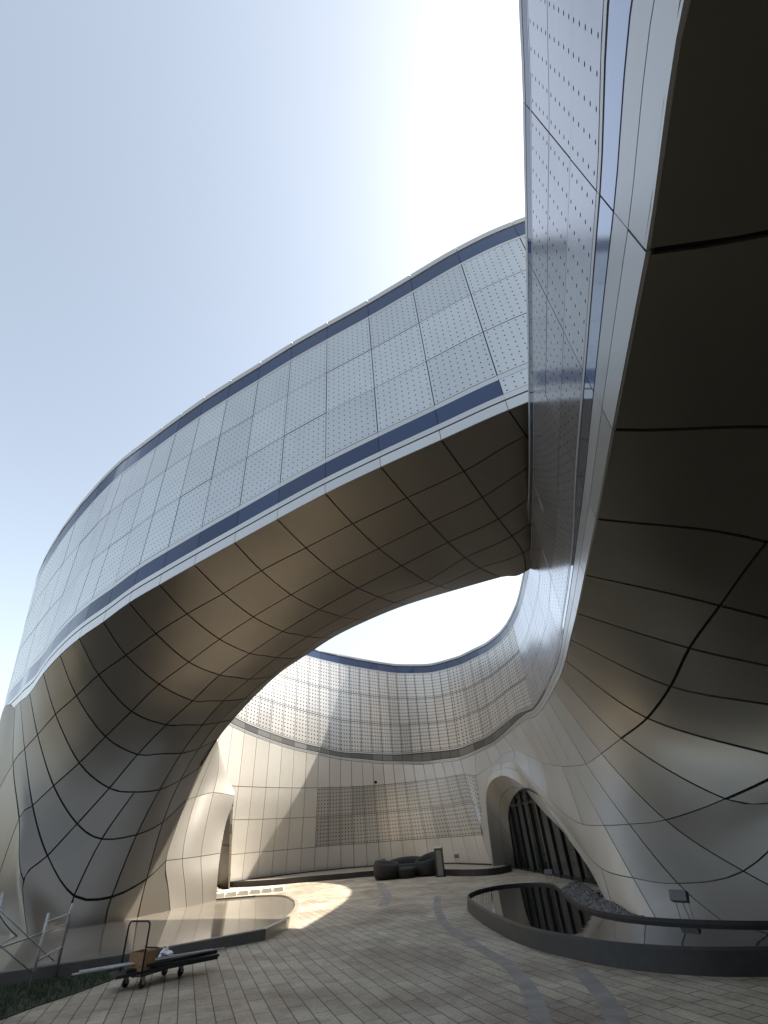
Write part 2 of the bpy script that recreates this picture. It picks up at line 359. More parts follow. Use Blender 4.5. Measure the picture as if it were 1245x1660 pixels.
cols = [cm3, cm2, cm1, c0]+[NEWC[k] for k in range(1, 16)]+[g16, g17]
OFF = 3                                   # column k of the survey sits at index k+OFF
cols = fair(cols, [(k+OFF, j) for k in range(1, 16) for j in range(1, 7)], .25)
SB = Surf(cols)
bm = bmesh.new(); bb = bmesh.new()
for k in range(-3, 16):
    i = k+OFF
    spans = [(0, 1), (1, 2), (2, 3), (3, 5), (5, 6), (6, 7)] if k < 12 else [(j, j+1) for j in range(7)]
    for a, b in spans:
        if k == 15 and a >= 3: continue
        panel(bm, SB, i, i+(2 if k == 14 and a >= 3 else 1), a, b, .022, .05, .35, 1, .006)
for j in range(3): panel(bm, SB, 16+OFF, 17+OFF, j, j+1, .016, .05, .5, 1)
backing(bb, SB, 0, 16+OFF, 0, 7, .05, 1, 4); backing(bb, SB, 16+OFF, 17+OFF, 0, 3, .05, 1, 3)
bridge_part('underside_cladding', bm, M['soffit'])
bridge_part('joint_backing', bb, M['backing'])
# front facade: same plan line as the underside's front edge
rt_az = [-45,-41.6,-41.1,-39.9,-37.8,-33.3,-28.2,-17.7,-9.8,-.5,10.7,23,37]; rt_tan = [.45,.518,.581,.672,.782,.951,1.123,1.412,1.584,1.743,1.886,1.956,1.89]
def azd(p): return math.degrees(math.atan2(p[0], p[1])), math.hypot(p[0], p[1])
bot = [c[0] for c in cols]
top = []
for idx, p in enumerate(bot):
    k = idx-OFF; a, D = azd(p)
    if k <= 0: z = 19.3
    else: z = CZ+interp(a, rt_az, rt_tan)*D
    q = np.array([p[0], p[1], z])
    if k == 13: q = AZ(-39.3, 21.3, 16.6)
    if k == 14: q = AZ(-40.4, 22.3, 15.7)
    if k == 15: q = AZ(-41.2, 23.6, 14.9)
    if k == 16: q = AZ(-41.7, 25.4, 14.0)
    if k == 17: q = AZ(-41.5, 28, 13.4)
    top.append(q)
bot[17+OFF] = AZ(-39.6, 28, 6.3)
# the ribbon carries on round the back of the leg, out of sight
backs = [(AZ(-38.2, 31, 6.3), AZ(-40, 31, 13)), (AZ(-35, 33, 6.3), AZ(-36.5, 33.5, 13)), (AZ(-31, 33, 6.3), AZ(-32, 34, 13))]
for b_, t_ in backs: bot.append(b_); top.append(t_)
FR = [1., .966, .869, .855, .632, .392, .158, .137, .068, .046, .041, 0.]
PF = [[t_*f+b_*(1-f) for f in FR] for b_, t_ in zip(bot, top)]
SF = Surf(PF, lin_v=True)
nF = len(PF)-1
pc, pgl, pperf, pfas, pbk, pg2, pt1, pt2, pt3 = [bmesh.new() for _ in range(9)]
for i in range(nF):
    panel(pc, SF, i, i+1, 0, 1, .008, .1, .4, 1)
    panel(pgl, SF, i, i+1, 1.12, 2, .008, .02, .4, 1)
    panel(pt1, SF, i, i+1, 2, 3, .003, .05, .4, 1)
    for a in (3, 4, 5): panel(pperf, SF, i, i+1, a, a+1, .015, .04, .3, 1, .012)
    panel(pt2, SF, i, i+1, 6, 7, .003, .05, .4, 1)
    if i == OFF-1: panel(pperf, SF, i, i+1, 7, 8, .01, .04, .3, 1, 0, None, (8/9, 3/9))
    elif i >= OFF: panel(pg2, SF, i, i+1, 7, 8, .008, .02, .4, 1)
    panel(pt3, SF, i, i+1, 8, 9, .002, .05, .4, 1)
    panel(pfas, SF, i, i+1, 10, 11, .008, .05, .4, 1)
backing(pbk, SF, 0, nF, 0, 11, .06, 1, 3)
for b_ in (pt1, pt2, pt3): bridge_part('trim_rail', b_, M['fascia'])
bridge_part('ribbon_window', pg2, M['glass'])
bridge_part('roof_coping', pc, M['coping']); bridge_part('ribbon_window', pgl, M['glass']); bridge_part('perforated_facade', pperf, M['perf_bridge'])
bridge_part('edge_fascia', pfas, M['fascia']); bridge_part('facade_backing', pbk, M['backing'])
# inner side facing the courtyard, roof and end walls
inn_b = [c[7] for c in cols[:13+OFF]]
inn_t = []
for idx, p in enumerate(inn_b):
    a, D = azd(p); n = p-top[idx]; n[2] = 0; n /= np.linalg.norm(n)
    q = p-n*.5; q[2] = max(p[2]+4.2, top[idx][2]-4.5); inn_t.append(q)
SI = Surf([[b_, b_+(t_-b_)*.12+np.array([0, 0, .1]), t_] for b_, t_ in zip(inn_b, inn_t)])
bm = bmesh.new()
for i in range(len(inn_b)-1):
    panel(bm, SI, i, i+1, 0, 1, .012, .05, .4, 1); panel(bm, SI, i, i+1, 1, 2, .012, .05, .6, 1)
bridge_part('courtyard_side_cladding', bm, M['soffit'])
bm = bmesh.new()
nI = len(inn_b)
ca = crv([top[i]-np.array([0, 0, .25]) for i in range(nI)], 4); cb = crv([inn_t[i]-np.array([0, 0, .05]) for i in range(nI)], 4); lace(bm, ca, cb)
tail = [top[i]-np.array([0, 0, .25]) for i in range(nI-1, len(top))]
lace(bm, tail, [inn_t[-1]+(np.array([-15., 27., 9.])-inn_t[-1])*k/(len(tail)-1) for k in range(len(tail))])
lace(bm, [bot[0], cols[0][7]], [top[0], inn_t[0]])
bridge_part('roof', bm, M['roof'])

# =================================================================== COURTYARD WING
court = thing('courtyard_wing', 'lower metal wing running overhead on the right and round the far courtyard', 'building wing', (8, 14, 0))
def court_part(name, bm, m, smooth=False):
    o = link(name, bm, m, None, smooth); o.parent = court; o.matrix_parent_inverse = Matrix.Translation((-8, -14, 0)); return o
# edge stations: (az, D, z_edge, z_roof, z_perf_bottom)
st = [(172,15,5.8,10.3,7.2),(168,10.5,5.8,10.3,7.2),(156,6,5.8,10.3,7.2),(125,3.0,5.8,10.3,7.2),(87,2.08,5.75,10.2,7.1),
(50.2,3.22,5.62,10.15,6.85),(34.9,5.18,5.6,10.1,6.7),(28.6,7.2,5.6,10.15,6.62),(25.0,9.25,5.6,10.15,6.35),(22.7,11.3,5.6,10.2,6.3),(21.1,13.2,5.6,10.25,6.25),
(19.9,15.2,5.6,10.3,6.2),(18.9,17.0,5.6,10.35,6.15),(17.8,18.8,5.6,10.4,6.1),(16.9,20.5,5.6,10.45,6.1),(16.1,22.0,5.6,10.5,6.05),(15.1,23.6,5.6,10.55,6.0)]
f_az = [-24,-22,-20.2,-17.6,-14.8,-12.1,-9.4,-6.8,-4.2,-1.7,.8,3.2,5.6,8.0,10.1,12,13.6,15.1]; f_D = [25.5,26.7,27.6,29.0,30.3,31.5,32.5,33.2,33.6,33.7,33.5,33.0,32.2,31.0,29.6,27.8,25.9,23.6]
far = [(a, interp(a, f_az, f_D)) for a in (14.3,13.3,12.3,11.3,10.2,9.1,7.9,6.2,4.2,2.1,-.1,-2.3,-4.6,-7,-9.4,-12.1,-14.8,-17.6,-20.2,-22.6)]
e_az = [-23,-20.8,-18.2,-13.1,-7.1,-2.4,2.4,6.5,10.1,13.9,15.1]; e_tan = [.221,.205,.184,.151,.126,.1136,.1068,.1096,.1284,.1655,.1705]
r_az = [-23,-18,-12.4,-9.3,-6.3,-3.2,.6,4.4,7.6,11.6,13.8,15.1]; r_tan = [.41,.385,.358,.342,.328,.3144,.3003,.2968,.3054,.3284,.352,.379]
p_az = [-23,-21,-18.4,-13.2,-7.1,-.9,5.9,9.5,13.3,16]; p_tan = [.245,.2276,.2027,.1674,.1387,.1267,.1272,.142,.178,.19]
for a, D in far:
    zp = CZ+interp(a, p_az, p_tan)*D; st.append((a, D, CZ+interp(a, e_az, e_tan)*D, CZ+interp(a, r_az, r_tan)*D, zp))
NK = 5                                    # index of survey joint k0
LW = []
for n, (a, D, ze, zr, zp) in enumerate(st):
    x, y = D*math.sin(R(a)), D*math.cos(R(a))
    fasc = max(.16, min(1.0, ze*0+ (.95 if n <= NK else .95-.06*(n-NK))*1.0)) if n < 24 else .2
    fasc = interp(n, [0, NK, NK+2, NK+6, NK+11, NK+15, 40], [.8, .8, .62, .42, .3, .17, .14])
    zf = ze+fasc; h = zr-zp; c_ = zr-.16; s_ = c_-.38*(h/4.5)
    LW.append([np.array([x, y, z]) for z in (zr, c_, s_, s_-.05, s_-.05-(s_-.05-zp-.08)/3, s_-.05-(s_-.05-zp-.08)*2/3, zp+.08, zp, zf+.02, zf, ze+(zf-ze)*.55, ze)])
SW = Surf(LW, lin_v=True); nW = len(LW)-1
pc, pgl, pp1, pp2, pfas, pbk, pst, pmi, pt1, pt2 = [bmesh.new() for _ in range(10)]
for i in range(nW):
    panel(pc, SW, i, i+1, 0, 1, .006, .1, .4, 1)
    panel(pgl, SW, i, i+1, 1.1, 2, .008, .02, .4, 1)
    panel(pt1, SW, i, i+1, 2, 3, .002, .05, .4, 1)
    farp = i >= NK+11
    subs = [(i, i+.5), (i+.5, i+1)] if i >= 24 else [(i, i+1)]
    for u0, u1 in subs:
        for a in (3, 4, 5): panel(pp2 if farp else pp1, SW, u0, u1, a, a+1, .010 if not farp else .02, .04, .3, 1, .008)
    panel(pt2, SW, i, i+1, 6, 7, .004, .06, .4, 1)
    # recessed ribbon window
    for u0, u1 in subs: panel(pst if i >= 14 else pmi, SW, u0, u1, 7.08, 8, .01, .02, .4, 1)
    panel(pfas, SW, i, i+1, 9, 10, .004, .05, .4, 1); panel(pfas, SW, i, i+1, 10, 11, .012, .05, .4, 1)
backing(pbk, SW, 0, nW, 0, 11, .06, 1, 3)
court_part('roof_coping', pc, M['coping']); court_part('ribbon_window', pgl, M['glass']); court_part('mirror_strip', pmi, M['mirror']); court_part('trim_rail', pt1, M['fascia']); court_part('trim_rail', pt2, M['fascia']); court_part('perforated_facade', pp1, M['perf_court'])
court_part('mesh_strip', pst, M['strip']); court_part('perforated_back_facade', pp2, M['perf_far']); court_part('edge_fascia', pfas, M['fascia']); court_part('facade_backing', pbk, M['backing'])
# roof slab outward, slightly below coping
bm = bmesh.new(); A = []; B = []
for n, (a, D, ze, zr, zp) in enumerate(st):
    p = np.array([D*math.sin(R(a)), D*math.cos(R(a)), zr-.1]); A.append(p)
    t = LW[min(n+1, nW)][0]-LW[max(n-1, 0)][0]; nn = np.array([t[1], -t[0], 0]); nn /= np.linalg.norm(nn)
    B.append(p+nn*(13 if n < NK+12 else 8)-np.array([0, 0, .1]))
lace(bm, A, B); lace(bm, B, [p*np.array([1, 1, 0]) for p in B])
lace(bm, [A[0], A[0]*np.array([1, 1, 0])+np.array([0, 0, 5.8])], [B[0], B[0]*np.array([1, 1, 0])])
court_part('roof', bm, M['roof'])
# added unseen wall and canopy behind the camera: block sky, darken reflections
rear = crv([(2.2,-14.9),(.5,-18.5),(-4,-21),(-11,-21.5),(-18,-19),(-24,-14)], 2)
SRW = Surf([[np.array([*p, z]) for z in (10.3, 7.2, 5.7, 2.8, 0.)] for p in rear], lin_v=True); bm = bmesh.new()
for i in range(len(rear)-1):
    for j in range(4): panel(bm, SRW, i, i+1, j, j+1, .02, .05, 1.2, 1 if False else -1)
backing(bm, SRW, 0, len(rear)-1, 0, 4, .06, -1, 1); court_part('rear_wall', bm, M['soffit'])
bm = bmesh.new(); front_ = crv([(2.2,-3.0),(-2,-3.6),(-8,-3.6),(-14,-2.5),(-20,0),(-25,4)], 2)
lace(bm, [(*p, 10.4) for p in rear], [(*p, 10.4) for p in front_])
lace(bm, [(*p, 9.9) for p in front_], [(*p, 10.4) for p in front_]); court_part('rear_canopy', bm, M['soffit'])
# underside and wall below the ribbon : rows q0 edge, q1, q2, q3, q4 ground / door outline
E_ = lambda n: LW[n][11]
def x3(x, y, z): return np.array([x, y, z])
Wl = []  # first columns: unseen wall behind the camera, shaped to darken the right side
Wl.append([E_(0), E_(0)+x3(.6, 0, -.5), E_(0)+x3(1.2, 0, -2), E_(0)+x3(1.6, 0, -4), x3(3.8, -15, 0)])
Wl.append([E_(1), E_(1)+x3(1.2, 0, -.1), E_(1)+x3(2.4, 0, -1.2), E_(1)+x3(3.0, 0, -3.4), x3(5.4, -10.2, 0)])
Wl.append([E_(2), E_(2)+x3(2.5, .2, 0), E_(2)+x3(4.6, .2, -.8), E_(2)+x3(5.6, .2, -3), x3(8.4, -5.3, 0)])
Wl.append([E_(3), E_(3)+x3(3.2, .3, 0), E_(3)+x3(7, .4, -.7), E_(3)+x3(8.8, .4, -3), x3(11.8, -1.5, 0)])
Wl.append([E_(4), E_(4)+x3(4.0, .5, 0), E_(4)+x3(9, .9, -.7), E_(4)+x3(11.4, 1.2, -3), x3(14.0, 1.4, 0)])
k0 = [E_(5), x3(6.5, 2.05, 5.6), x3(12.6, 4.4, 4.7), x3(14.2, 4.3, 2.4), x3(14.7, 4.2, 0)]
k1 = [E_(6), x3(6.7, 4.9, 5.6), x3(12.2, 7.2, 4.3), x3(13.6, 6.7, 2.1), x3(14.0, 6.3, 0)]
k2 = [E_(7), UD(1245, 879, 10.4), x3(11.6, 8.8, 4.0), x3(12.8, 8.2, 1.9), x3(13.2, 7.7, 0)]
k3 = [E_(8), UD(1168, 982, 12.0), x3(10.7, 9.8, 3.7), x3(11.8, 9.2, 1.8), x3(12.2, 8.7, 0)]
k4 = [E_(9), UD(1118, 1051, 12.6), x3(9.6, 10.2, 3.35), x3(10.6, 9.7, 1.75), x3(11.0, 9.2, 0)]
k5 = [E_(10), UD(1087, 1113, 12.9), x3(8.45, 10.3, 3.0), x3(9.4, 9.85, 1.7), x3(9.8, 9.4, 0)]
k6 = [E_(11), UD(1049, 1164, 13.4), UD(1290, 1235, 12.3), x3(8.3, 9.95, 1.65), x3(8.7, 9.6, 0)]
k7 = [E_(12), UD(1007, 1197, 14.0), UD(1175, 1295, 12.0), x3(7.25, 10.05, 1.5), x3(7.7, 9.8, 0)]
k8 = [E_(13), UD(975, 1221.5, 14.8), UD(1079, 1329, 12.4), UD(1205, 1412, 11.8), x3(6.8, 10.0, 0)]
k9 = [E_(14), UD(950, 1238, 15.9), UD(1020, 1336, 13.1), UD(1099, 1432, 11.95), UD(1175, 1497, 11.9)]
k10 = [E_(15), UD(927, 1242, 17.3), UD(979, 1338, 14.1), UD(1026, 1423, 12.7), UD(1064, 1490, 12.4)]
k11 = [E_(16), UD(910, 1242, 18.9), UD(945, 1336, 15.8), UD(974, 1407, 14.5), UD(994, 1474, 14.0)]
k12 = [E_(17), UD(894, 1240, 20.7), UD(916, 1320, 17.8), UD(938, 1368, 16.9), UD(955, 1408, 16.0)]
k13 = [E_(18), UD(877, 1235, 23.2), UD(890, 1295, 20.6), UD(905, 1325, 19.5), UD(916, 1353, 18.6)]
k14 = [E_(19), UD(853, 1223, 25.3), UD(860, 1263, 23.0), UD(871, 1287, 22.0), UD(882, 1314, 21.3)]
k15 = [E_(20), UD(833, 1217, 27.2), UD(833, 1236, 25.6), UD(840, 1252, 24.9), UD(848, 1275, 24.3)]
k16 = [E_(21), UD(812, 1226, 28.6), UD(812, 1237, 27.2), UD(812, 1246, 26.4), UD(812, 1258, 25.8)]
k17 = [E_(22), UD(796, 1240, 29.4), UD(792, 1255, 28.0), UD(789, 1270, 27.3), UD(788, 1288, 26.9)]
k18 = [E_(23), UD(772, 1257, 29.9), UD(780, 1312, 28.0), UD(784, 1362, 27.3), UD(800, 1403, 26.6)]
Wl += [k0, k1, k2, k3, k4, k5, k6, k7, k8, k9, k10, k11, k12, k13, k14, k15, k16, k17, k18]
b_az = [-26,-22,-18.7,-14.9,-10.2,-6,-1.7,4.3,7.9]; b_D = [25,28,30.2,32.2,33.9,34.6,34.0,30.6,27.4]
for n in range(24, nW+1):
    a, D, ze, zr, zp = st[n]
    aa = a+interp(a, [-23, -10, 0, 5], [-.2, -.3, .6, 1.7]); Db = interp(aa, b_az, b_D)
    b_ = AZ(aa, Db, 0); e = E_(n)
    z1, z2, z3 = CZ+.082*D, CZ+.031*D, CZ-.006*D
    q = lambda f, z, bulge: np.array([*(e[:2]*(1-f)+b_[:2]*f), z])
    Wl.append([e, q(.16, 4.25, 0), q(.42, 2.78, 0), q(.74, 1.32, 0), b_])
Wl = fair(Wl, [(i, j) for i in range(7, 24) for j in (1, 2, 3)], .12)
SL = Surf(Wl)
bs, bw, bp, bb = [bmesh.new() for _ in range(4)]
for i in range(nW):
    dark = i < NK+11
    subs = [(i, i+.5), (i+.5, i+1)] if i >= 24 else [(i, i+1)]
    for u0, u1 in subs:
        for j in range(4):
            tgt = bs if i < 13 else bw
            if 23 <= u0 < 31 and j in (1, 2): tgt = bp
            panel(tgt, SL, u0, u1, j, j+1, .030 if i < 12 else .014, .05, .35 if i > 4 else .9, 1, .006, None if i < 13 or tgt is bp else min(1., max(0, interp(i, [12, 24], [.08, .9])+random.uniform(-.07, .07))))  # tone rises towards the far wall: stronger light put into panel colour
backing(bb, SL, 0, nW, 0, 4, .055, 1, 4)
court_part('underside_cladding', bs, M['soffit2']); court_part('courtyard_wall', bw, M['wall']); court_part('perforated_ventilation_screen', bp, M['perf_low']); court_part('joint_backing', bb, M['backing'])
# entrance: rounded reveal running back to a glazed wall
outl = [SL(16+.0+k*.25, 4) for k in range(0, 1)]
orim = [SL(16.6+k*.2, 4) for k in range(0, 33)]                # right foot -> over the top -> left foot
irim = []
GA = np.array([4.72, 26.9, 0]); GB = np.array([5.55, 17.2, 0])
def onglass(px, py):
    d = ray(px, py); e = GB-GA; det = d[0]*(-e[1])+e[0]*d[1]; t = (GA[0]*(-e[1])+e[0]*GA[1])/det; return np.array([0, 0, CZ])+t*d
tgt = [onglass(*q) for q in [(968,1424),(940,1374),(914,1333),(888,1303),(868,1286),(851,1279),(838,1287),(829,1302),(825.5,1325),(832,1371),(837,1409)]]
ic = crv(tgt, 8); tt = np.linspace(0, len(ic)-1, len(orim))
irim = [ic[int(t)]*(1-t+int(t))+ic[min(int(t)+1, len(ic)-1)]*(t-int(t)) for t in tt]
bm = bmesh.new()
mids = [o*.45+i_*.55+np.array([0, 0, .0]) for o, i_ in zip(orim, irim)]
SR = Surf([[o, m_, i_] for o, m_, i_ in zip(orim, mids, irim)])
for i in range(0, 32, 4):
    for j in (0, 1): panel(bm, SR, i, min(i+4, 32), j, j+1, .008, .04, .25, 1)
backing(bm, SR, 0, 32, 0, 2, .07, 1, 1)
court_part('entrance_reveal', bm, M['hood'])
dr = GB-GA; dl = np.linalg.norm(dr[:2]); nd = 9
door = thing('entrance_doors', None, None, (0, 0, 0)); door.parent = court; door.matrix_parent_inverse = Matrix.Translation((-8, -14, 0))
rotd = Matrix.Rotation(math.atan2(dr[1], dr[0]), 3, 'Z'); nrm = np.array([dr[1], -dr[0], 0])/dl*-1
def tpos(p): return float(np.dot((p-GA)[:2], dr[:2])/dl**2)
ict = [(tpos(p), p[2]) for p in ic]
def ztop(t):
    z = 0
    for (t0, z0), (t1, z1) in zip(ict[:-1], ict[1:]):
        if min(t0, t1) <= t <= max(t0, t1) and abs(t1-t0) > 1e-6: z = max(z, z0+(z1-z0)*(t-t0)/(t1-t0))
    return z
tl_, th_ = min(t for t, z in ict)+.005, max(t for t, z in ict)-.005
for k in range(nd):
    bm = bmesh.new(); n8 = 8; A = []; B = []
    for q in range(n8+1):
        t = tl_+(th_-tl_)*(k+q/n8)/nd; p = GA+dr*t; A.append((p[0], p[1], 0)); B.append((p[0], p[1], ztop(t)+.03))
    lace(bm, A, B); link('glass_pane', bm, M['doorglass'], door)
for k in range(1, nd):
    t = tl_+(th_-tl_)*k/nd; p = GA+dr*t; h = ztop(t)
    if h > .2: bm = bmesh.new(); box(bm, (p[0], p[1], h/2), (.06, .16, h), rotd); link('mullion', bm, M['frame'], door)
for z in (.05, 2.35):
    ts = [tl_+(th_-tl_)*q/100 for q in range(101)]; ts = [t for t in ts if ztop(t) > z+.05]
    pa, pb = GA+dr*ts[0], GA+dr*ts[-1]; bm = bmesh.new(); box(bm, ((pa[0]+pb[0])/2, (pa[1]+pb[1])/2, z), (np.linalg.norm(pb-pa), .10, .08), rotd); link('transom', bm, M['frame'], door)
bm = bmesh.new()
for q0, q1 in zip(ic[:-1], ic[1:]):
    tube(bm, [tuple(q0), tuple(q1)], .05, 6, False)
link('door_frame', bm, M['frame'], door)
bm = bmesh.new(); A = [(p[0]+1.6, p[1]+.3, 0) for p in (GA-dr*.15, GB+dr*.1)]; lace(bm, A, [(x, y, 4.6) for x, y, z in A]); link('lobby_backdrop', bm, M['frame'], door)
for a_, b_ in ((.12, .30), (.42, .80)):
    bm = bmesh.new(); nn_ = 60; A = []; B = []
    for k in range(nn_+1):
        p = GA+dr*(a_+(b_-a_)*k/nn_)+np.array([.45+.06*math.sin(k*1.3), 0, 0]); A.append((p[0], p[1], .05)); B.append((p[0], p[1], max(.2, ztop(a_+(b_-a_)*k/nn_)-.1)))
    lace(bm, A, B); link('curtain', bm, M['curtain'], door, True)

bm = bmesh.new(); sc_ = UD(609, 1268, 32.9); bmesh.ops.create_uvsphere(bm, u_segments=12, v_segments=8, radius=.09, matrix=Matrix.Translation(Vector(sc_)))
box(bm, (sc_[0], sc_[1]+.12, sc_[2]+.05), (.12, .2, .05)); court_part('security_camera', bm, M['frame'], True)

# =================================================================== ENTRANCE HOOD of the leg (left of the courtyard)
B7 = lambda k: SB(k+OFF, 7)
hood = [
 [B7(11), UD(353,1203,21.2), UD(355,1210,21.8), UD(357,1222,22.6)],
 [B7(12), UD(337,1243,21.0), UD(354,1250,21.7), UD(371,1264,22.7)],
 [B7(13), UD(318,1292,20.7), UD(346,1285,21.3), UD(380.5,1290,22.3)],
 [B7(13.45), UD(303,1345,20.25), UD(334,1337,20.9), UD(366,1335,22.0)],
 [B7(14), UD(296,1392,20.05), UD(326,1388,20.7), UD(357,1383,21.5)],
 [B7(15), UD(300,1436,20.2), UD(328,1430,20.7), UD(353,1425,21.3)],
 [B7(16), UZ(303,1479), UZ(329,1473), UZ(350,1467)]]
SH = Surf(hood); bm = bmesh.new()
for a, b in ((0, 2), (2, 4), (4, 6)):
    for j in range(3): panel(bm, SH, a, b, j, j+1, .010, .05, .22, 1)
backing(bm, SH, 0, 6, 0, 3, .06, 1, 4)
bridge_part('entrance_hood', bm, M['hood'])
bm = bmesh.new()
jam = [SH(k*.3, 3) for k in range(21)]
SJ = Surf([[p, p+np.array([-.9, 1.1, 0]), p+np.array([-2.6, 1.9, 0])] for p in jam])
for i in range(0, 20, 4):
    for j in (0, 1): panel(bm, SJ, i, i+4, j, j+1, .008, .04, .4, 1)
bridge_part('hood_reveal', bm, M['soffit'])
bm = bmesh.new()
rv = [UD(380, 1288, 25.5), UD(377, 1310, 25.5), UD(375, 1370, 25.5), UZ(372, 1443)]
rw = [UD(368, 1290, 29), UD(362, 1310, 29), UD(356, 1370, 29), UD(350, 1436, 29)]
SV = Surf([[a, b] for a, b in zip(rv, rw)]); 
for i in range(3): panel(bm, SV, i, i+1, 0, 1, .01, .08, .4, 1)
for i in range(3): panel(bm, SV, i, i+1, 0, 1, .01, .02, .4, -1)
court_part('side_doorway_reveal', bm, M['soffit'])

#GROUNDWORK
def structure(name, bm, m): return tag(link(name, bm, m), kind='structure')
bm = bmesh.new(); bmesh.ops.create_grid(bm, x_segments=4, y_segments=4, size=900)
o = structure('ground', bm, M['far_ground']); o.location = (0, 0, -.008)
bm = bmesh.new(); prism(bm, [(-5.25,-14),(22,-14),(22,60),(-16,60),(-16,21),(-4.9,11.4),(-4.88,10.9),(-4.93,10.04),(-5.09,9.33),(-5.28,8.8),(-5.38,8.24),(-5.4,6)], -.25, 0.)
structure('paved_forecourt', bm, M['paving'])
def band(pts, w):
    c = crv(pts, 8); A = []; B = []
    for i, p in enumerate(c):
        t = c[min(i+1, len(c)-1)]-c[max(i-1, 0)]; n = np.array([-t[1], t[0]]); n /= np.linalg.norm(n)
        A.append((*(p+n*w/2), .004)); B.append((*(p-n*w/2), .004))
    bm = bmesh.new(); lace(bm, B, A); return bm
structure('paving_band', band([(.72,18.2),(.56,15.5),(.62,12.8),(.95,10.6),(1.27,8.73),(1.15,6.6),(.6,4.6),(-.4,2.5)], .20), M['darkpave'])
structure('paving_band', band([(2.08,8.5),(1.98,7.2),(1.75,6.1),(1.2,4.4),(.3,2.5)], .22), M['darkpave'])
structure('paving_band', band([(-1.4,24.6),(-1.1,21.5),(-.85,18.8),(-.9,16.8)], .3), M['darkpave'])

# right reflecting pool
def fitted(zs, pts): return [UZ(p[0], p[1], zs)[:2] for p in pts]
outer = [(1.26,14.6),(1.38,12.3),(1.70,10.25),(2.2,9.02),(2.67,8.30),(3.37,7.75),(4.1,7.5),(5.2,7.15),(6.6,6.7),(8.2,6.1),(9.6,5.2),(10.6,4.6)]
innr = [(11.3,5.4),(10.4,6.7),(9.0,7.7),(7.6,8.4),(6.2,8.8),(5.1,9.05),(4.2,9.65),(3.55,10.5),(3.32,11.6),(3.42,13.1),(3.70,15.0),(3.8,16.2),(3.4,16.9),(2.6,16.95),(1.9,16.4),(1.45,15.6)]
ring = crv(outer+innr, 6, closed=True)
def inset(r, d):
    o = []; n = len(r)
    if sum(r[i-1][0]*r[i][1]-r[i][0]*r[i-1][1] for i in range(n)) < 0: d = -d
    for i in range(n):
        t = r[(i+1) % n]-r[i-1]; nn = np.array([-t[1], t[0]]); nn /= max(np.linalg.norm(nn), 1e-6); o.append(r[i]+nn*d)
    return o
pool = thing('reflecting_pool', 'dark still water pool with low granite curb on the right', 'pool', (4, 10, 0))
rin = inset(ring, .075)
def sheet(poly, z):
    from mathutils.geometry import tessellate_polygon
    bm = bmesh.new(); vs = [bm.verts.new((p[0], p[1], z)) for p in poly]
    for t in tessellate_polygon([[Vector((p[0], p[1], 0)) for p in poly]]):
        f = bm.faces.new([vs[i] for i in t]); f.normal_update()
        if f.normal.z < 0: f.normal_flip()
    return bm
def addto(par, o):
    o.parent = par; o.matrix_parent_inverse = Matrix.Translation(par.location).inverted(); return o
bm = bmesh.new(); n = len(ring)
rowsr = [[(*p, 0.) for p in ring], [(*p, .22) for p in inset(ring, .03)], [(*p, .25) for p in inset(ring, .05)], [(*p, .25) for p in rin], [(*p, .12) for p in rin]]
for a, b in zip(rowsr[:-1], rowsr[1:]): lace(bm, a+[a[0]], b+[b[0]])
addto(pool, link('curb', bm, M['concrete'], None, True))
bm = sheet(inset(ring, .07), .20)
addto(pool, link('water', bm, M['water']))
# left basin in front of the leg
bo = crv([(-5.6,20.9),(-4.5,20.3),(-3.75,18.7),(-3.3,17),(-3.02,15.15),(-2.98,13.9)], 6)+[np.array(p) for p in [(-3.15,12.7),(-4.9,11.15),(-7.5,9.9),(-12,8.6),(-16,8.2),(-16,19),(-9,19),(-7.2,20.8)]]
basin = thing('shallow_basin', 'wide low stone basin with pale beige floor at the foot of the bridge leg', 'basin', (-6, 15, 0))
nb = len(bo); bi = inset(bo, .12)
bm = bmesh.new(); rr_ = [[(*p, 0.) for p in bo], [(*p, .17) for p in bo], [(*p, .18) for p in inset(bo, .015)], [(*p, .18) for p in bi], [(*p, .12) for p in bi]]
NC_ = 32
for a, b in zip(rr_[:-1], rr_[1:]): lace(bm, a[:NC_], b[:NC_])
addto(basin, link('rounded_curb', bm, M['beige_stone'])); bm = bmesh.new()
for a, b in zip(rr_[:-1], rr_[1:]): lace(bm, a[NC_-1:]+[a[0]], b[NC_-1:]+[b[0]])
addto(basin, link('front_curb', bm, M['riser']))
bm = sheet(inset(bo, .1), .135)
addto(basin, link('basin_floor', bm, M['basinwater']))
# basin along the far wall
fo = [(-10.3,30.2),(-9.0,29.0),(-6.9,28.2),(-5.2,28.5),(-3.2,28.6),(-1.6,28.8),(.4,27.4),(1.5,25.6),(2.6,24.2),(3.6,24.2),(4.3,25.3)]
fb = [AZ(a, interp(a, b_az, b_D)-.15, 0)[:2] for a in (9.2, 7.9, 4.3, 1, -1.7, -4, -6, -8, -10.2, -12.5, -14.9, -17, -18.2)]
bo2 = crv(fo, 4)+fb
fbasin = thing('far_basin', 'long grey stone basin curving along the foot of the far courtyard wall', 'basin', (0, 30, 0))
bi2 = inset(bo2, .12)
bm = bmesh.new(); rr_ = [[(*p, 0.) for p in bo2], [(*p, .22) for p in bo2], [(*p, .22) for p in bi2], [(*p, .1) for p in bi2]]
for a, b in zip(rr_[:-1], rr_[1:]): lace(bm, a+[a[0]], b+[b[0]])
addto(fbasin, link('curb', bm, M['concrete']))
bm = sheet(inset(bo2, .1), .17)
addto(fbasin, link('basin_floor', bm, M['beige_stone']))
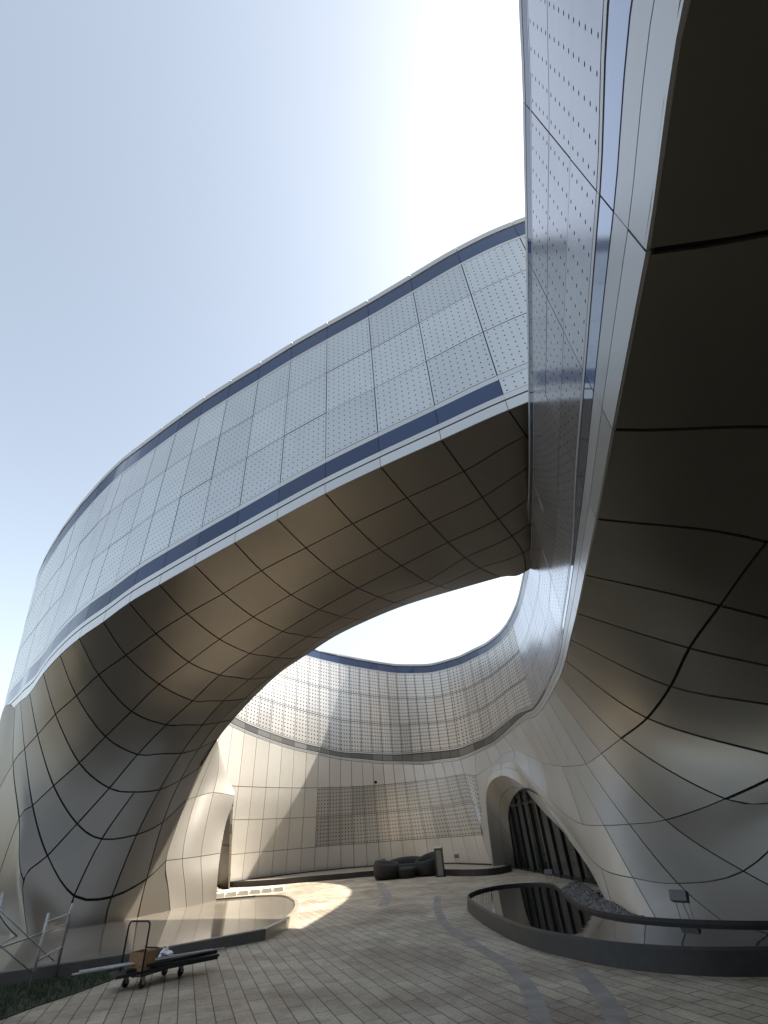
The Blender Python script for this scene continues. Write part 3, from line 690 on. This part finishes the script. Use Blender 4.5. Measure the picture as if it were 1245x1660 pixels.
# white slabs behind the basin: sunlit ground put into pale boxes
s0 = UZ(352, 1444, .3); s1 = UZ(462, 1434, .3)
for i in range(6):
    bm = bmesh.new(); t = (i+.5)/6; c_ = s0*(1-t)+s1*t; L_ = np.linalg.norm((s1-s0)[:2])/6; an = math.atan2((s1-s0)[1], (s1-s0)[0])
    box(bm, (0, 0, 0), (L_*.86, 1.5-.12*i, .14), None, .01)
    o = link('stepping_slab', bm, M['stonewhite']); o.location = (c_[0], c_[1], .2); o.rotation_euler = (0, 0, an)
    tag(o, ['white stone slab nearest the bridge leg, first in the row', 'white stone slab, second from the bridge leg', 'white stone slab, third from the bridge leg', 'white stone slab, third from the far end of the row', 'white stone slab, second from the far end of the row', 'white stone slab at the far end of the row'][i], 'stone slab', 'white slabs in a row behind the beige basin')
# pebbles beside the pool
def dark_pebbles():
    bm = bmesh.new(); cl = bm.loops.layers.float_color.new('tone')
    ico = bmesh.new(); bmesh.ops.create_icosphere(ico, subdivisions=1, radius=1); vs = [v.co.copy() for v in ico.verts]; fs = [[v.index for v in f.verts] for f in ico.faces]; ico.free()
    A = [np.array(p) for p in [(3.95,16.2),(3.68,14.4),(3.55,13.1),(3.48,12.0),(3.6,11.2),(3.9,10.6)]]; B = [np.array(p) for p in [(5.1,18.6),(4.8,16.8),(4.5,14.6),(4.25,13.0),(4.1,12.0),(4.1,11.2)]]
    ca, cb = crv(A, 10), crv(B, 10)
    for _ in range(2600):
        k = random.randrange(len(ca)); s = random.random(); p = ca[k]*(1-s)+cb[k]*s; r = random.uniform(.03, .075)
        q = [bm.verts.new((p[0]+v.x*r*1.2+random.uniform(-.004, .004), p[1]+v.y*r, .04+v.z*r*.6+random.random()*.05)) for v in vs]; t = random.random()
        for f in fs:
            ff = bm.faces.new([q[a] for a in f]); ff.smooth = True
            for l in ff.loops: l[cl] = (t, t, t, 1)
    return bm
o = link('pebble_bed', dark_pebbles(), M['pebble']); tag(o, 'bed of dark pebbles between the pool and the entrance', 'pebbles', kind='stuff')
# lawn
lawn = [(-5.36,-3),(-5.4,6),(-5.38,8.24),(-5.28,8.8),(-5.09,9.33),(-4.93,10.04),(-4.9,10.95),(-4.95,11.08),(-7.5,9.8),(-12,8.5),(-16,8.1),(-16,-3)]
bm = bmesh.new(); prism(bm, lawn, -.2, .012); structure('lawn_soil', bm, M['soil'])
bm = bmesh.new()
def inpoly(x, y, P):
    c = False; n = len(P)
    for i in range(n):
        x1, y1 = P[i]; x2, y2 = P[i-1]
        if (y1 > y) != (y2 > y) and x < (x2-x1)*(y-y1)/(y2-y1)+x1: c = not c
    return c
k = 0
while k < 26000:
    x, y = random.uniform(-11, -4.85), random.uniform(5.5, 11.1)
    if not inpoly(x, y, lawn): continue
    k += 1; a = random.uniform(0, 6.28); h = random.uniform(.03, .075); w = .006; lx, ly = random.uniform(-.03, .03), random.uniform(-.03, .03)
    bm.faces.new((bm.verts.new((x-w*math.cos(a), y-w*math.sin(a), .01)), bm.verts.new((x+w*math.cos(a), y+w*math.sin(a), .01)), bm.verts.new((x+lx, y+ly, h))))
o = link('grass', bm, M['grass']); tag(o, 'dark green lawn grass in the corner behind the scaffold', 'grass', kind='stuff')

#OBJECTS
# --- tub seats and round sofa in the courtyard
def tub(name, label, loc, rz, w, d, hb, hf):
    t = thing(name, label, 'seat', loc, rz, 'black woven tub seats in the courtyard')
    bm = bmesh.new(); n = 28; prof = [(.78, 0), (.93, .12), (1.0, .32), (1.0, .6), (.95, .85), (.88, 1.0), (.78, .97), (.70, .8), (.66, .55)]
    rg = []
    for r_, z_ in prof:
        rr = []
        for k in range(n):
            a = 2*math.pi*k/n; hh = hf+(hb-hf)*(.5+.5*math.sin(a))**1.2
            zz = z_*hh if z_ > .5 else z_*hf*1.2 if z_*1.2*hf < hh else z_*hh
            if z_ == .55: zz = .36
            rr.append(bm.verts.new((w/2*r_*math.cos(a), d/2*r_*math.sin(a), min(zz, hh))))
        rg.append(rr)
    for q in range(len(rg)-1):
        for k in range(n): bm.faces.new((rg[q][k], rg[q][(k+1) % n], rg[q+1][(k+1) % n], rg[q+1][k]))
    bm.faces.new(rg[0][::-1]); link('shell', bm, M['rattan'], t, True)
    bm = bmesh.new(); rg = []
    for r_, z_ in ((.6, .30), (.68, .33), (.69, .40), (.63, .45), (.4, .465)):
        rg.append([bm.verts.new((w/2*r_*math.cos(2*math.pi*k/n), d/2*r_*math.sin(2*math.pi*k/n), z_)) for k in range(n)])
    for q in range(len(rg)-1):
        for k in range(n): bm.faces.new((rg[q][k], rg[q][(k+1) % n], rg[q+1][(k+1) % n], rg[q+1][k]))
    bm.faces.new(rg[-1]); link('seat_cushion', bm, M['cushion'], t, True)
    return t
tub('tub_chair', 'black woven tub chair with rounded back, left of the round sofa', (-1.15, 26.3, 0), R(60), 1.25, 1.2, .70, .55)
tub('round_sofa', 'wide black woven round sofa between the two tub chairs', (-.15, 27.1, 0), R(0), 2.3, 1.4, .72, .40)
tub('tub_chair', 'black woven tub chair with high tilted back beside the sign post', (.72, 26.5, 0), R(-55), 1.25, 1.2, .86, .55)
bm = bmesh.new(); n = 20; rg = []
for r_, z_ in ((.8, 0), (.9, .05), (.92, .3), (.86, .36), (.5, .37)): rg.append([bm.verts.new((.46*r_*math.cos(2*math.pi*k/n), .4*r_*math.sin(2*math.pi*k/n), z_)) for k in range(n)])
for q in range(len(rg)-1):
    for k in range(n): bm.faces.new((rg[q][k], rg[q][(k+1) % n], rg[q+1][(k+1) % n], rg[q+1][k]))
bm.faces.new(rg[-1]); bm.faces.new(rg[0][::-1])
o = link('footstool', bm, M['rattan'], None, True); o.location = (-.28, 26.1, 0); tag(o, 'low black woven footstool in front of the round sofa', 'footstool')
# --- sign post
t = thing('sign_post', 'short dark rectangular sign post with pale top, right of the tub chairs', 'sign', (1.22, 25.3, 0), R(-18))
bm = bmesh.new(); box(bm, (0, 0, .50), (.34, .22, 1.0), None, .01); link('post_body', bm, M['darksteel'], t)
bm = bmesh.new(); box(bm, (.03, -.118, .49), (.24, .014, .88), None, .003); link('face_plate', bm, M['signface'], t)
bm = bmesh.new(); box(bm, (0, 0, 1.025), (.36, .24, .05), None, .008); link('top_plate', bm, M['stonewhite'], t)
bm = bmesh.new(); box(bm, (0, 0, .015), (.44, .32, .03), None, .004); link('base_plate', bm, M['darksteel'], t)
# --- small floodlights on stands
def flood(loc, rz, label, s=1.):
    t = thing('floodlight', label, 'floodlight', loc, rz, 'small floodlights on stands along the walls'); t.scale = (s, s, s)
    bm = bmesh.new(); box(bm, (0, 0, .40), (.30, .10, .16), Matrix.Rotation(R(-25), 3, 'X'), .01); link('lamp_housing', bm, M['darksteel2'], t)
    for x in (-.11, .11):
        bm = bmesh.new(); tube(bm, [(x, .02, .36), (x, .0, .12), (x*1.25, -.04, 0)], .012, 6); link('leg', bm, M['steel'], t)
    bm = bmesh.new(); tube(bm, [(0, .03, .35), (0, .12, 0)], .012, 6); link('leg', bm, M['steel'], t)
for (x, y, rz, lb) in [(-8.2, 32.3, 0, 'small grey floodlight on the basin in front of the sunlit far wall'), (2.35, 29.8, 0, 'small grey floodlight by the far wall, right of the sign post'),
    (-9.1, 28.4, .4, 'small grey floodlight beside the side doorway, at the left end of the slabs'), (-1.55, 31.5, 0, 'small grey floodlight standing behind the left tub chair'),
    (4.25, 18.4, -.6, 'small grey floodlight between the pool and the entrance doors'), (4.65, 10.7, -.9, 'larger grey floodlight in the dark by the pool edge and right wall')]:
    flood((x, y, .17 if y > 20 else .0), rz, lb, .85 if y > 12 else 1.0)
# --- scaffold frame
P3 = lambda px, py, D: tuple(UD(px, py, D))
b1 = UZ(45, 1617); b2 = UZ(89, 1587)
D1, D2 = math.hypot(*b1[:2]), math.hypot(*b2[:2])
t = thing('scaffold_frame', 'grey steel scaffold ladder frame with cross braces standing on the lawn', 'scaffold', tuple(b1))
def tp(name, pts, r, m=M['steel']):
    bm = bmesh.new(); tube(bm, [tuple(np.array(p)-b1) for p in pts], r, 8); return link(name, bm, m, t, True)
tp('post', [b1, UD(79, 1480, D1)], .022); tp('post', [b2, UD(113, 1481, D2), UD(118, 1464, D2)], .022)
tp('rung', [UD(76, 1495, D1), UD(113, 1481, D2)], .018); tp('rung', [UD(71, 1513, D1), UD(109, 1496, D2)], .013); tp('rung', [UD(61, 1557, D1), UD(100, 1535, D2)], .018)
e1 = UZ(-60, 1640); e1[2] = 0
tp('post', [e1, UD(-38, 1500, math.hypot(*e1[:2]))], .022)
e2 = UZ(-25, 1602); tp('post', [e2, UD(5, 1446, math.hypot(*e2[:2]))], .022)
tp('rung', [UD(-50, 1578, math.hypot(*e1[:2])), UD(-14, 1548, math.hypot(*e2[:2]))], .018)
tp('rung', [UD(-41, 1515, math.hypot(*e1[:2])), UD(1, 1470, math.hypot(*e2[:2]))], .018)
tp('brace', [UD(70, 1512, D1), UD(-20, 1543, D1)], .014); tp('brace', [UD(-10, 1466, 10.6), UD(63, 1535, 10.9), UD(88, 1558, D2)], .009)
tp('brace', [UD(-12, 1522, 10.4), UD(52, 1577, D1)], .009)
# --- platform trolley with load
A_ = UZ(202, 1592); B_ = UZ(284, 1586)
an = R(65); la = R(36); TC = Vector((-4.12, 9.75, 0))
tl = thing('platform_trolley', 'black flatbed hand trolley with tall looped handle, standing on the paving edge', 'trolley', tuple(TC), an); tl.scale = (.8, .8, .76)
bm = bmesh.new(); box(bm, (0, 0, .20), (1.15, .62, .035), None, .008); box(bm, (0, 0, .17), (1.0, .05, .03)); link('deck', bm, M['darksteel'], tl)
for sx in (-.45, .45):
    for sy in (-.22, .22):
        w = thing('caster', None, None, (sx, sy, 0)); w.parent = tl
        bm = bmesh.new(); tube(bm, [(0, -.02, .065), (0, .02, .065)], .065, 18); link('tyre', bm, M['rubber'], w, False)
        bm = bmesh.new(); box(bm, (0, -.03, .115), (.06, .008, .11)); box(bm, (0, .03, .115), (.06, .008, .11)); box(bm, (0, 0, .172), (.07, .07, .012)); link('fork', bm, M['steel'], w)
hb = []
for k in range(9):
    a = math.pi/2*k/8; hb.append((-.56, -.26+.07*(1-math.sin(a)) if 0 else -.29+.08*(1-math.cos(a)), .92+.08*math.sin(a)))
hb2 = [(x, -y, z) for x, y, z in reversed(hb)]
bm = bmesh.new(); tube(bm, [(-.56, -.29, .2)]+hb+hb2+[(-.56, .29, .2)], .016, 8); link('handle', bm, M['rubber'], tl, True)
# cardboard box at the handle end
def local(x, y, z): return (tl.matrix_basis @ Vector((x, y, z)))
cb_ = thing('cardboard_box', 'open brown cardboard box with pale tape standing against the trolley handle', 'box', tuple(TC+Vector((math.cos(an)*-.28, math.sin(an)*-.28, .168))), an); cb_.scale = (.66, .66, .66)
bm = bmesh.new()
for c_, s_ in (((0, -.23, .17), (.34, .012, .34)), ((0, .23, .17), (.34, .012, .34)), ((-.17, 0, .17), (.012, .45, .34)), ((.17, 0, .17), (.012, .45, .34)), ((0, 0, .008), (.33, .45, .012))): box(bm, c_, s_)
link('carton', bm, M['card'], cb_)
bm = bmesh.new(); box(bm, (.1785, -.02, .17), (.003, .05, .335)); link('tape_strip', bm, M['tape'], cb_)
bm = bmesh.new(); box(bm, (.24, 0, .36), (.17, .45, .008), Matrix.Rotation(R(20), 3, 'Y')); link('flap', bm, M['card'], cb_)
# stacked dark sheets and pipes
dirv = Vector((math.cos(la), math.sin(la), 0))
def loadpiece(name, label, cat, s, off, z, rot, m, grp, tilt=0.):
    bm = bmesh.new(); box(bm, (0, 0, 0), s, None, .003); o = link(name, bm, m)
    o.location = Vector((TC.x, TC.y, z-.068))+Vector((0, -.12, 0))+dirv*off[0]+Vector((-dirv.y, dirv.x, 0))*off[1]; o.rotation_euler = (0, tilt, la+rot); tag(o, label, cat, grp); return o
loadpiece('metal_sheet', 'longest dark metal sheet, lowest of the stack on the trolley', 'metal sheet', (1.5, .44, .035), (.20, .02), .238, R(3), M['darksteel'], 'dark metal sheets stacked on the trolley')
loadpiece('metal_sheet', 'dark metal sheet lying skewed in the middle of the trolley stack', 'metal sheet', (1.35, .36, .03), (.30, .0), .272, R(-4), M['darksteel'], 'dark metal sheets stacked on the trolley')
loadpiece('metal_sheet', 'narrow dark metal sheet, topmost of the stack on the trolley', 'metal sheet', (1.2, .24, .03), (.36, -.02), .304, R(6), M['darksteel'], 'dark metal sheets stacked on the trolley')
for i, (off, rot, L_, lb) in enumerate([((-.02, -.10), R(-3), 2.15, 'long thin pale steel rod on the near side of the trolley load'), ((-.1, .0), R(-6), 1.8, 'thin pale steel rod along the middle of the trolley load'), ((-.35, -.05), R(2), 1.3, 'short thin steel rod jutting out behind the trolley handle')]):
    bm = bmesh.new(); tube(bm, [(-L_/2, 0, 0), (L_/2, 0, 0)], .012, 8); o = link('steel_rod', bm, M['steel'], None, True)
    o.location = Vector((TC.x, TC.y-.12, .268+i*.004))+dirv*off[0]+Vector((-dirv.y, dirv.x, 0))*off[1]; o.rotation_euler = (0, 0, la+rot); tag(o, lb, 'steel rod', 'steel rods on the trolley')
bm = bmesh.new(); bmesh.ops.create_icosphere(bm, subdivisions=3, radius=.09)
for v in bm.verts:
    n_ = math.sin(v.co.x*60)*math.cos(v.co.y*47)*.2+math.sin(v.co.z*70+v.co.x*30)*.15; v.co *= 1+n_; v.co.z *= .9
    if v.co.z > .03: v.co.x *= .55; v.co.y *= .55
o = link('plastic_bag', bm, M['plastic']); o.location = Vector((TC.x, TC.y, .30))+dirv*.12+Vector((dirv.y, -dirv.x, 0))*.02; tag(o, 'small crumpled clear plastic bag lying on the dark sheets beside the box', 'plastic bag')
# --- distant building and bush glimpsed past the leg
t = thing('distant_building', 'pale block with dark window bands glimpsed past the left edge of the leg', 'building', (-60, 68, 0), R(35))
bm = bmesh.new(); box(bm, (0, 0, 6), (26, 12, 12)); link('wall', bm, M['render'], t)
for k in range(4):
    bm = bmesh.new(); box(bm, (0, -6.02, 2.2+k*2.9), (25, .12, 1.1)); link('window', bm, M['farglass'], t)
bm = bmesh.new(); box(bm, (0, 0, 12.2), (26.6, 12.6, .4)); link('roof', bm, M['roof'], t)
t = thing('bush', 'loose green bush glimpsed between the leg and the distant building', 'bush', (-26.8, 35.0, 0))
bm = bmesh.new()
for _ in range(5000):
    v = Vector((random.gauss(0, 1), random.gauss(0, 1), random.gauss(0, 1))).normalized()*random.random()**.4
    lump = 1+.25*math.sin(v.x*5+1)*math.cos(v.y*6); p = Vector((v.x*3.6*lump, v.y*2.4*lump, 1.6+v.z*1.5*lump)); s = random.uniform(.05, .12)
    e1_ = Vector((random.gauss(0, 1), random.gauss(0, 1), random.gauss(0, 1))).normalized()*s; e2_ = e1_.orthogonal().normalized()*s*.6
    bm.faces.new([bm.verts.new(p+q) for q in (-e1_, e2_, e1_, -e2_)])
link('foliage', bm, M['leaf'], t)
bm = bmesh.new(); tube(bm, [(0, 0, 0), (.1, 0, .8), (-.1, .1, 1.8)], .08, 8); link('stem', bm, M['bark'], t)
